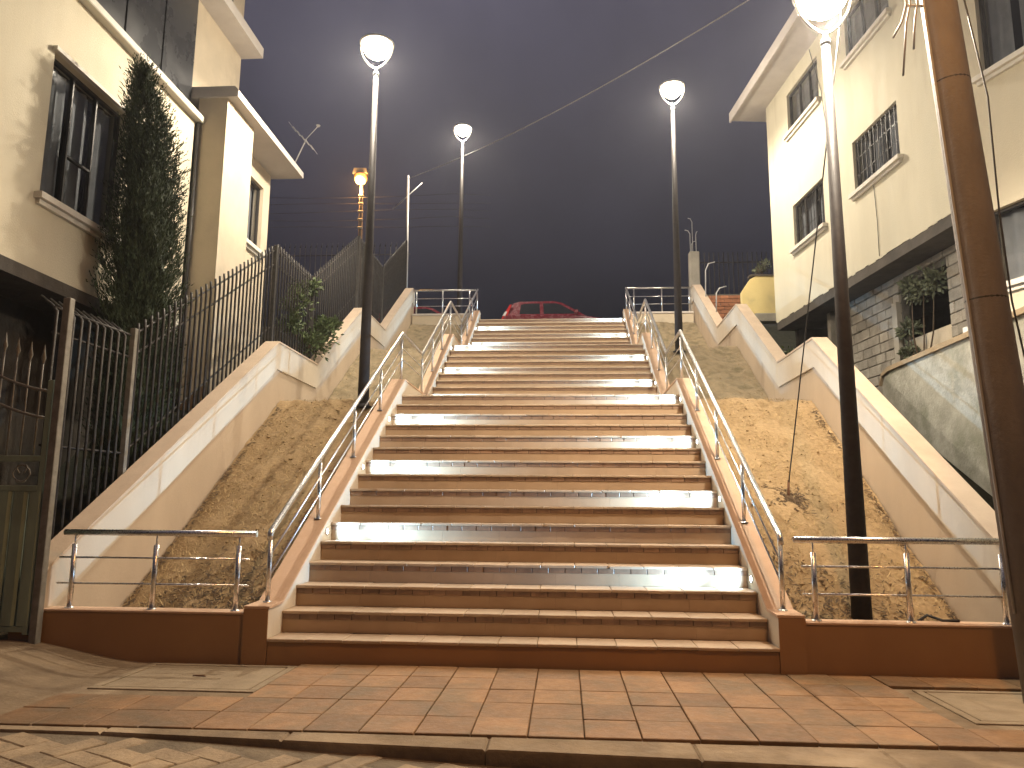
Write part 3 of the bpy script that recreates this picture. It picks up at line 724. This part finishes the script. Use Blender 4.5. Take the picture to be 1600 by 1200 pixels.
# mossy concrete garden wall
gw = thing('garden_wall', 'mossy grey concrete wall with pale coping beside the right retaining wall', 'wall', (5, 2.4, 1))
MB().strip([(.15, 3.02, .3), (4.40, 3.02, 2.4), (4.58, 2.98, 2.5), (4.68, 2.86, 2.6)], 4.92, 5.12).build('wall', 'mossy', gw)
MB().strip([(.12, 3.085, 3.023), (4.40, 3.085, 3.023), (4.62, 3.03, 2.985), (4.72, 2.90, 2.86)], 4.89, 5.15).build('coping', 'cover', gw)
MB().box(5.12, 6.6, 4.45, 4.62, 2.4, 2.98).build('return_wall', 'mossy', gw)
# front annex, turned towards the street
da = Vector((-.35, .937, 0)).normalized(); na = Vector((da.y, -da.x, 0)); PA = Vector((6.11, 3.56, 0))
FA = lambda u, d, z: tuple(PA+da*u+na*d+Vector((0, 0, z)))
ax = thing('cream_annex', 'pale cream house front at the right edge behind the utility pole', 'house', (7.5, 1.5, -.2))
h4, h5 = (-1.45, .045, 6.97, 8.25), (-1.35, .15, 4.02, 5.05)
w = MB(); facade(w, FA, -4.5, .62, .2, 10.5, [h4, h5], .22); w.build('wall', 'cream', ax)
window(ax, FA, *h4, nm=2); window(ax, FA, *h5, nm=2, sill=True)
w = MB(); fbox(w, FA, .40, .62, .222, 3.0, .2, 10.5); w.build('side_wall', 'cream', ax)
w = MB(); fbox(w, FA, -4.5, .66, -.05, -.001, 3.42, 3.58); w.build('string_course', 'white_trim', ax)
w = MB(); fbox(w, FA, -4.6, .7, -.4, 3.2, 10.503, 10.65); w.build('roof_slab', 'slab_white', ax)
# low yellow wall and brick end at the upper right
yw = thing('low_yellow_wall', 'low yellow plastered wall stub joining the corner of the right house', 'wall', (5.1, 11.8, 5.6))
MB().prism([(4.66, 5.75), (5.55, 5.75), (5.55, 6.68), (5.0, 6.68), (4.86, 6.60), (4.66, 6.30)], 'y', 11.75, 11.95).build('wall', 'yellow_wall', yw)
MB().cbox(4.95, 5.52, 11.70, 12.0, 5.55, 5.748, .01).build('footing', 'concrete', yw)
MB().box(4.86, 5.56, 11.73, 11.97, 6.682, 6.72).build('coping', 'under_slab', yw)
bk = thing('brick_wall', 'small bare red brick wall behind the upper right retaining wall', 'wall', (4.8, 14.6, 6))
MB().box(4.36, 5.5, 14.62, 14.74, 5.6, 7.05).build('mortar_bed', 'mortar', bk)
for r in range(13):
    for c in range(5):
        x0 = 4.36+c*.235+(0 if r % 2 else -.1); a, b_ = max(4.36, x0), min(5.5, x0+.225)
        if b_-a > .05: MB().cbox(a, b_, 14.60, 14.63, 5.65+r*.105, 5.65+r*.105+.095, .004).build('brick', 'brick', bk)
pr_ = thing('concrete_pillar', 'rough concrete pillar with bare reinforcing rods at the upper right', 'pillar', (4.21, 15.6, 6.3))
MB().cbox(4.07, 4.36, 15.62, 15.9, 6.2, 8.66, .02).tf(lambda x_, y_, z_: (x_+.02*math.sin(z_*9)*(z_ > 7), y_, z_)).build('shaft', 'concrete', pr_)
for (x_, h_, bx) in ((4.13, 9.35, -.15), (4.20, 9.72, -.12), (4.30, 9.3, .05), (4.16, 9.0, .12)):
    MB().tube([(x_, 15.72, 8.6), (x_, 15.72, h_-.12), (x_+bx*.4, 15.72, h_-.02), (x_+bx, 15.72, h_)], .012, 6).build('rod', 'wire', pr_)
for x_, yb, zb, hh in ((4.25, 14.2, 6.85, .95), (4.28, 13.0, 6.1, .65)):
    rb = tag(MB().tube([(x_, yb, zb-.1), (x_+.02, yb, zb+hh*.8), (x_+.10, yb, zb+hh), (x_+.28, yb, zb+hh+.05)], .016, 6).build('bent_pipe', 'wire'), 
             'taller bent metal pipe rising from the upper right wall' if hh > .7 else 'shorter bent metal pipe rising by the red brick wall', 'pipe', 'bent pipes on the upper right wall')
cf = thing('upper_bar_fence', 'dark tall bar fence behind the upper right brick wall', 'fence', (6.0, 17.5, 6.4))
x = 4.7
while x < 7.4: MB().cbox(x, x+.03, 17.5, 17.53, 6.4, 9.25, .003).build('bar', 'fence_metal', cf); x += .15
for z in (7.0, 8.9): MB().box(4.65, 7.4, 17.532, 17.55, z, z+.04).build('rail', 'fence_metal', cf)

# ------------------------------------------------------------------ utility pole with sodium lamp
up_ = thing('utility_pole', 'thick leaning brown utility pole at the right edge of the pavement', 'utility pole', (3.63, -.8, -.2))
def pole_x(z): return 3.645-.061*z
MB().tube([(pole_x(z), -.8, z) for z in (-.35, 2, 4, 6, 8, 9.6)], .158, 26, .095).build('shaft', 'utility_concrete', up_)
def pole_r(z): return .158+(.095-.158)*(z+.35)/9.95
b = MB(); b.tube([(pole_x(z)-pole_r(z)-.006, -.83, z) for z in (.4, 1, 2, 3, 4, 5, 6, 7.2)], .010, 7); b.build('conduit', 'pale_cable', up_)
for z in (2.62, 4.35):
    MB().lathe([(pole_r(z)+.002, -.008), (pole_r(z)+.004, 0), (pole_r(z)+.002, .008)], (pole_x(z), -.8, z), 24).build('band_clamp', 'fence_metal', up_)
b = MB(); b.tube([(pole_x(5.0)-pole_r(5)-.0, -.82, 5.0), (pole_x(5)-.28, -.84, 5.0)], .012, 6); b.build('bracket', 'wire', up_)
for i, (dx, zb) in enumerate(((.10, 4.62), (.19, 4.4), (.24, 4.72))):
    x0 = pole_x(5)-.12-dx*.6
    MB().tube([(x0, -.84, 5.6), (x0-.01, -.85, 5.0), (x0-.03-dx*.1, -.85, 4.85), (x0-.02-dx*.45, -.85, zb)], .008, 6).build('loose_cable', 'pale_cable', up_)
MB().tube([(pole_x(z)+pole_r(z)*.9+o_, -.86, z) for z, o_ in ((.2, .01), (1.2, .03), (2.0, .05), (2.6, .02), (3.3, .04), (4.2, .10), (5.5, .02), (6.5, .01))], .007, 6).build('loose_cable', 'cable', up_)
# lamp arm over the street
pts = [(pole_x(7.0), -.85, 7.0), (pole_x(7.0)-.1, -1.4, 7.35), (pole_x(7)-.5, -2.2, 7.5), (pole_x(7)-.85, -3.0, 7.5)]
arm = MB().tube(pts, .03, 8).build('lamp_arm', 'lamp_metal', up_)
lx, ly, lz = pole_x(7)-.9, -3.2, 7.46
MB().prism([(-3.62, 7.46), (-2.85, 7.46), (-2.85, 7.55), (-3.2, 7.62), (-3.58, 7.56)], 'x', lx-.14, lx+.14).build('lamp_housing', 'lamp_metal', up_)
MB().lathe([(.12, 0), (.11, -.05), (.06, -.09), (0, -.10)], (lx, ly, lz-.002), 20).build('lamp_bowl', 'sodium_glow', up_)
light('sodium_light', 'SPOT', (lx, ly, lz-.14), P_SODIUM, C_SODIUM, .10, up_, spot_size=math.radians(165), spot_blend=.5)
gwire = thing('guy_wire', 'thin guy wire anchored in the right planter soil', 'wire', (2.93, 2.5, 1.3))
MB().tube([(2.93, 2.5, 1.40), (3.17, -.74, 8.55)], .007, 6).build('cable', 'cable', gwire)
MB().tube([(2.925, 2.56, 1.10), (2.93, 2.5, 1.43)], .014, 8).build('anchor_rod', 'rust', gwire)
pipe = tag(MB().tube([(3.22, .24, .16), (3.34, .22, .25), (3.44, .17, .215), (3.56, .15, .219)], .012, 7).build('hose_piece', 'cable'), 'short black hose end poking over the right front wall', 'hose')
# overhead lines
A, B = Vector((-4.5, 16, 11.3)), Vector((6.2, 3.3, 10.2))
pts = [A.lerp(B, i/40)-Vector((0, 0, .75*4*(i/40)*(1-i/40)*.6)) for i in range(41)]
tag(MB().tube(pts, .012, 6).build('overhead_cable', 'wire'), 'pale overhead cable sagging across the night sky above the stairs', 'cable')
wp = thing('slim_pole', 'slim grey service pole behind the upper left fence', 'pole', (-4.5, 16, 6.4))
MB().tube([(-4.42, 16, 6.4), (-4.5, 16, 11.4)], .035, 8).build('pole', 'wire', wp)
MB().tube([(-4.95, 16, 10.3), (-4.05, 16, 11.15)], .014, 6).build('stay', 'wire', wp)
ol = thing('sodium_street_lamp', 'distant orange sodium street lamp above the left fence', 'street lamp', (-7.65, 22, 6.4))
MB().tube([(-7.55, 22, 6.4), (-7.69, 22, 14.15)], .10, 12, .07).build('pole', 'utility_concrete', ol)
MB().prism([(-8.0, 14.2), (-7.4, 14.2), (-7.45, 14.4), (-7.95, 14.42)], 'y', 21.75, 22.1).build('housing', 'lamp_metal', ol)
MB().lathe([(.19, 0), (.25, -.10), (.25, -.22), (.17, -.36), (0, -.42)], (-7.70, 21.92, 14.198), 18).build('bowl', 'sodium_glow', ol)
for i in range(5): MB().lathe([(.03, 0), (.11, .03), (.11, .06), (.03, .09)], (-7.62, 21.82, 11.9+i*.33), 10).build('insulator', 'white_trim', ol)
light('sodium_light', 'POINT', (-7.70, 21.60, 13.60), 700, C_SODIUM, .1, ol)
for i in range(5):
    z = 12.0+i*.33
    pts = [(-14+2.0*j, 21.9+i*.03, z-.018*(j-3.2)**2*(-1)*(.3)+.05*math.sin(i*2+j)) for j in range(6)]+[(-2.5, 22.2, z+.02)]
    tag(MB().tube(pts, .008, 5).build('power_line', 'fence_metal'), f'{("lowest","second lowest","middle","second highest","highest")[i]} power line behind the orange street lamp', 'wire', 'power lines by the orange lamp')

# ------------------------------------------------------------------ cars on the upper street
def car(x0, y0, z0, label):
    t = thing('parked_car', label, 'car', (x0+2, y0, z0), 'red cars parked on the upper street')
    def PW(x_, y_, z_): return (x0+x_, y0+y_, z0+z_)
    prof = [(0.02,.42),(0.0,.60),(.06,.92),(.12,1.0),(2.75,.98),(3.35,.88),(3.72,.74),(3.82,.55),(3.80,.35),(3.5,.25),(.3,.25)]
    b = MB(); hw = .80; n = len(prof); vs = []
    for yy, sc in ((-hw, 0), (-hw+.06, 1), (hw-.06, 1), (hw, 0)):
        for (px, pz) in prof: vs.append(PW(px+(.05 if px < 1.5 else -.05)*(1-sc), yy, pz-(.03 if pz > .5 else 0)*(1-sc)))
    fs = [tuple(range(n))[::-1], tuple(range(3*n, 4*n))]
    for s_ in range(3): fs += [(s_*n+i, s_*n+(i+1) % n, (s_+1)*n+(i+1) % n, (s_+1)*n+i) for i in range(n)]
    b.add(vs, fs); body = b.build('body', 'car_red', t)
    cab = [(.12,.97),(.42,1.44),(.62,1.50),(1.75,1.51),(2.02,1.45),(2.80,.97)]
    vs = []
    for yy, k in ((-1, 0), (1, 0)):
        for (px, pz) in cab: vs.append(PW(px, yy*(.76-.16*(pz-.97)/.53), pz))
    n = len(cab); b = MB(); b.add(vs, [tuple(range(n))[::-1], tuple(range(n, 2*n))]+[(i, (i+1) % n, n+(i+1) % n, n+i) for i in range(n)]); b.build('cabin', 'car_red', t)
    def gl(poly, name='side_window'):
        for s_ in (-1, 1):
            vs = [PW(px, s_*(.76-.16*(pz-.97)/.53+.006), pz) for px, pz in poly]+[PW(px, s_*(.76-.16*(pz-.97)/.53-.02), pz) for px, pz in poly]; n = len(poly)
            MB().add(vs, [tuple(range(n)), tuple(range(n, 2*n))[::-1]]+[(i, (i+1) % n, n+(i+1) % n, n+i) for i in range(n)]).build(name, 'car_glass', t)
    gl([(.62,1.04),(.66,1.38),(.78,1.42),(1.28,1.43),(1.30,1.04)]); gl([(1.42,1.04),(1.40,1.43),(1.80,1.43),(1.98,1.38),(2.52,1.04)])
    b = MB(); b.add([PW(.135,-.62,1.02),PW(.135,.62,1.02),PW(.385,.54,1.41),PW(.385,-.54,1.41),PW(.16,-.62,1.02),PW(.16,.62,1.02),PW(.42,.54,1.41),PW(.42,-.54,1.41)],
          [(0,1,2,3),(4,7,6,5),(0,4,5,1),(1,5,6,2),(2,6,7,3),(3,7,4,0)]); b.build('rear_window', 'car_glass', t)
    b = MB(); b.add([PW(2.08,-.56,1.43),PW(2.08,.56,1.43),PW(2.74,.66,1.02),PW(2.74,-.66,1.02),PW(2.05,-.56,1.42),PW(2.05,.56,1.42),PW(2.71,.66,1.01),PW(2.71,-.66,1.01)],
          [(0,1,2,3),(4,7,6,5),(0,4,5,1),(1,5,6,2),(2,6,7,3),(3,7,4,0)]); b.build('windscreen', 'car_glass', t)
    for s_ in (-1, 1):
        c = s_*.70; MB().prism([(.02,.86),(.07,.98),(.30,1.36),(.36,1.36),(.22,.98),(.16,.86)], 'y', min(c, c+s_*.07), max(c, c+s_*.07)).tf(PW).build('tail_light', 'tail_lens', t)
        MB().prism([(.06,.98),(.15,1.12),(.22,1.12),(.15,.98)], 'y', min(c+s_*.071, c+s_*.08), max(c+s_*.071, c+s_*.08)).tf(PW).build('reversing_light', 'clear_lens', t)
        c = s_*.62; MB().prism([(3.55,.66),(3.84,.60),(3.80,.74),(3.5,.82)], 'y', min(c, c+s_*.19), max(c, c+s_*.19)).tf(PW).build('headlight', 'clear_lens', t)
        MB().cbox(2.42, 2.56, min(s_*.80, s_*.95), max(s_*.80, s_*.95), 1.0, 1.13, .02).tf(PW).build('wing_mirror', 'car_red', t)
        for wx in (.68, 3.05):
            yy = s_*.72; wl_ = MB(); wl_.tube([PW(wx, yy-.1, .30), PW(wx, yy+.1, .30)], .30, 20); wo = wl_.build('wheel', 'rubber', t)
            r_ = MB(); r_.tube([PW(wx, yy-.105, .30), PW(wx, yy+.105, .30)], .19, 14); r_.build('rim', 'lamp_metal', wo)
    MB().cbox(-.05, .10, -.74, .74, .32, .56, .03).tf(PW).build('bumper', 'car_red', t)
car(-1.72, 18.9, 6.405, 'red hatchback parked at the top centre of the stairs')
car(-6.1, 19.2, 6.40-.06, 'partly hidden red car behind the upper left railing')

# ------------------------------------------------------------------ plants
def leaf(b, p, d, L, w, rnd):
    d = d.normalized(); sd = d.cross(Vector((rnd.uniform(-1, 1), rnd.uniform(-1, 1), rnd.uniform(-1, 1))))
    if sd.length < 1e-3: return
    sd.normalize(); b.add([p-sd*w*.25, p+d*L*.5-sd*w, p+d*L, p+d*L*.5+sd*w], [(0, 1, 2, 3)])
def cypress():
    rnd = random.Random(5); c = Vector((-4.92, 2.50, 0)); z0, z1 = 1.0, 6.45
    t = thing('cypress_tree', 'tall dark columnar cypress tree between the left house and fence', 'tree', (c.x, c.y, 0))
    MB().tube([(c.x, c.y, -.1), (c.x+.02, c.y, 3), (c.x-.01, c.y+.02, 5.6)], .10, 10, .015).build('trunk', 'bark', t)
    b = MB(); PR = [(1.0, .25), (1.7, .37), (3.0, .43), (4.2, .415), (5.1, .35), (5.7, .25), (6.1, .13), (6.45, .02)]
    def ax(z): u = max(0, (z-4.4)/2.05); return Vector((c.x, c.y-.42*u*u, z))
    def rad(z, a): return lin(PR, z)*(1+.13*math.sin(a*3+z*2.3)+.10*math.sin(z*7+a*5)+.07*math.sin(z*13-a*4))
    # dense inner foliage mass
    n, mz = 18, 40; vs = []
    for i in range(mz+1):
        z = z0+(5.85-z0)*i/mz
        for k in range(n): a = 6.283*k/n; r = rad(z, a)*.66*rnd.uniform(.8, 1.1); vs.append(ax(z)+Vector((math.cos(a)*r, math.sin(a)*r, rnd.uniform(-.04, .04))))
    b.add(vs, [(i*n+k, i*n+(k+1) % n, (i+1)*n+(k+1) % n, (i+1)*n+k) for i in range(mz) for k in range(n)])
    for q in range(7000):
        z = z0+(z1-z0)*(rnd.random()**.9); a = rnd.uniform(0, 6.283); rr = rad(z, a)*(.45+.52*rnd.random()**.6)
        base = ax(z)+Vector((math.cos(a)*rr, math.sin(a)*rr, 0)); out = Vector((math.cos(a), math.sin(a), 0))
        axis = (out*rnd.uniform(.15, .75)+Vector((rnd.uniform(-.3, .3), rnd.uniform(-.3, .3), rnd.uniform(.6, 1.3)))).normalized(); L = rnd.uniform(.10, .26)
        for s_ in range(8):      # a feathery spray: leaflets along a twig
            u = s_/7; leaf(b, base+axis*L*u, axis+Vector((rnd.uniform(-1, 1), rnd.uniform(-1, 1), rnd.uniform(-.4, .8)))*.55, rnd.uniform(.045, .085)*(1.1-u*.4), rnd.uniform(.004, .009), rnd)
    for q in range(140):         # wisps at the crown's edge
        z = rnd.uniform(2.0, 6.3); a = rnd.uniform(0, 6.283); R = rad(z, a)*.95; base = ax(z)+Vector((math.cos(a)*R, math.sin(a)*R, 0)); axis = (Vector((math.cos(a), math.sin(a), rnd.uniform(.6, 1.5)))).normalized(); L = rnd.uniform(.10, .28)
        for s_ in range(12): leaf(b, base+axis*L*s_/11, axis+Vector((rnd.uniform(-1, 1), rnd.uniform(-1, 1), rnd.uniform(-.2, .8)))*.5, .06, .006, rnd)
    b.build('crown', 'cypress', t)
cypress()
def shrub(name, label, cat, blobs, n, m, seed, ls=(.05, .10), base=None, group=None):
    rnd = random.Random(seed); c0 = Vector(base or blobs[0][0]); t = thing(name, label, cat, tuple(c0), group)
    br = MB(); b = MB()
    for (c, r) in blobs:
        c = Vector(c); mid = (c0+c)/2+Vector((rnd.uniform(-.1, .1), rnd.uniform(-.1, .1), 0)); br.tube([c0, mid, c], .018, 6, .006)
        tips = []
        for q in range(9):
            d = Vector((rnd.uniform(-1, 1), rnd.uniform(-1, 1), rnd.uniform(-.6, 1))); d.normalize(); p = c+d*r*rnd.uniform(.6, 1.05); br.tube([c, (c+p)/2+Vector((0, 0, .04)), p], .007, 5, .003); tips.append((c, p))
        for q in range(int(n/len(blobs))):
            a, p = rnd.choice(tips); u = rnd.uniform(.25, 1.08); q_ = a.lerp(p, u)+Vector((rnd.gauss(0, .22*r), rnd.gauss(0, .22*r), rnd.gauss(0, .2*r)))
            leaf(b, q_, (q_-c)+Vector((rnd.uniform(-.4, .4), rnd.uniform(-.4, .4), rnd.uniform(-.3, .5)))*r, rnd.uniform(*ls), rnd.uniform(*ls)*.28, rnd)
    br.build('branches', 'bark', t); b.build('foliage', m, t)
shrub('climbing_shrub', 'leafy green shrub spilling over the left wall at the first landing', 'shrub',
      [((-4.25, 6.9, 3.95), .34), ((-4.15, 7.25, 4.25), .30), ((-4.35, 6.5, 4.6), .30), ((-4.40, 7.0, 5.1), .26), ((-4.1, 7.5, 4.5), .18), ((-4.35, 6.2, 4.2), .22)], 3000, 'leaf', 3, base=(-4.5, 6.9, 2.8))
shrub('pale_shrub', 'pale straggly shrub growing in the opening of the block wall', 'shrub',
      [(FR(-3.75, .46, 4.72), .24), (FR(-3.45, .44, 4.85), .20), (FR(-4.1, .44, 4.8), .20), (FR(-3.2, .47, 4.2), .18), (FR(-3.15, .46, 3.8), .16)], 900, 'grey_leaf', 9, (.06, .13), base=FR(-3.5, .5, 3.2))
shrub('dark_bush', 'dark low bush behind the right retaining wall below the house', 'shrub',
      [((4.9, 8.6, 3.7), .3), ((5.2, 9.6, 4.2), .35), ((5.0, 7.6, 3.5), .25)], 900, 'leaf', 21, base=(5.0, 8.6, 3.2))
shrub('wall_top_plant', 'tiny plant on top of the low yellow wall', 'plant', [((5.25, 11.85, 6.95), .14), ((5.1, 11.85, 6.88), .10)], 240, 'grey_leaf', 31, (.04, .09), base=(5.2, 11.85, 6.72))
shrub('weed_tuft', 'small weed at the foot of the mossy garden wall', 'plant', [((4.62, 1.1, 1.12), .10), ((4.66, .8, .95), .08)], 260, 'leaf', 41, (.03, .06), base=(4.64, .95, .15))

# ------------------------------------------------------------------ thin volume added to give the lamps glowing halos
hz = bpy.data.materials.new('halo_mist'); hz.use_nodes = True; hn = hz.node_tree.nodes; hn.remove(hn['Principled BSDF'])
pvv = hn.new('ShaderNodeVolumePrincipled'); pvv.inputs['Color'].default_value = (.86, .87, .95, 1); pvv.inputs['Density'].default_value = .0011; pvv.inputs['Anisotropy'].default_value = .62
hz.node_tree.links.new(pvv.outputs[0], hn['Material Output'].inputs['Volume']); MATS['halo_mist'] = hz
h = MB().box(-310, 310, -310, 310, -2.2, 15.2).build('halo_volume', 'halo_mist'); h['kind'] = 'stuff'
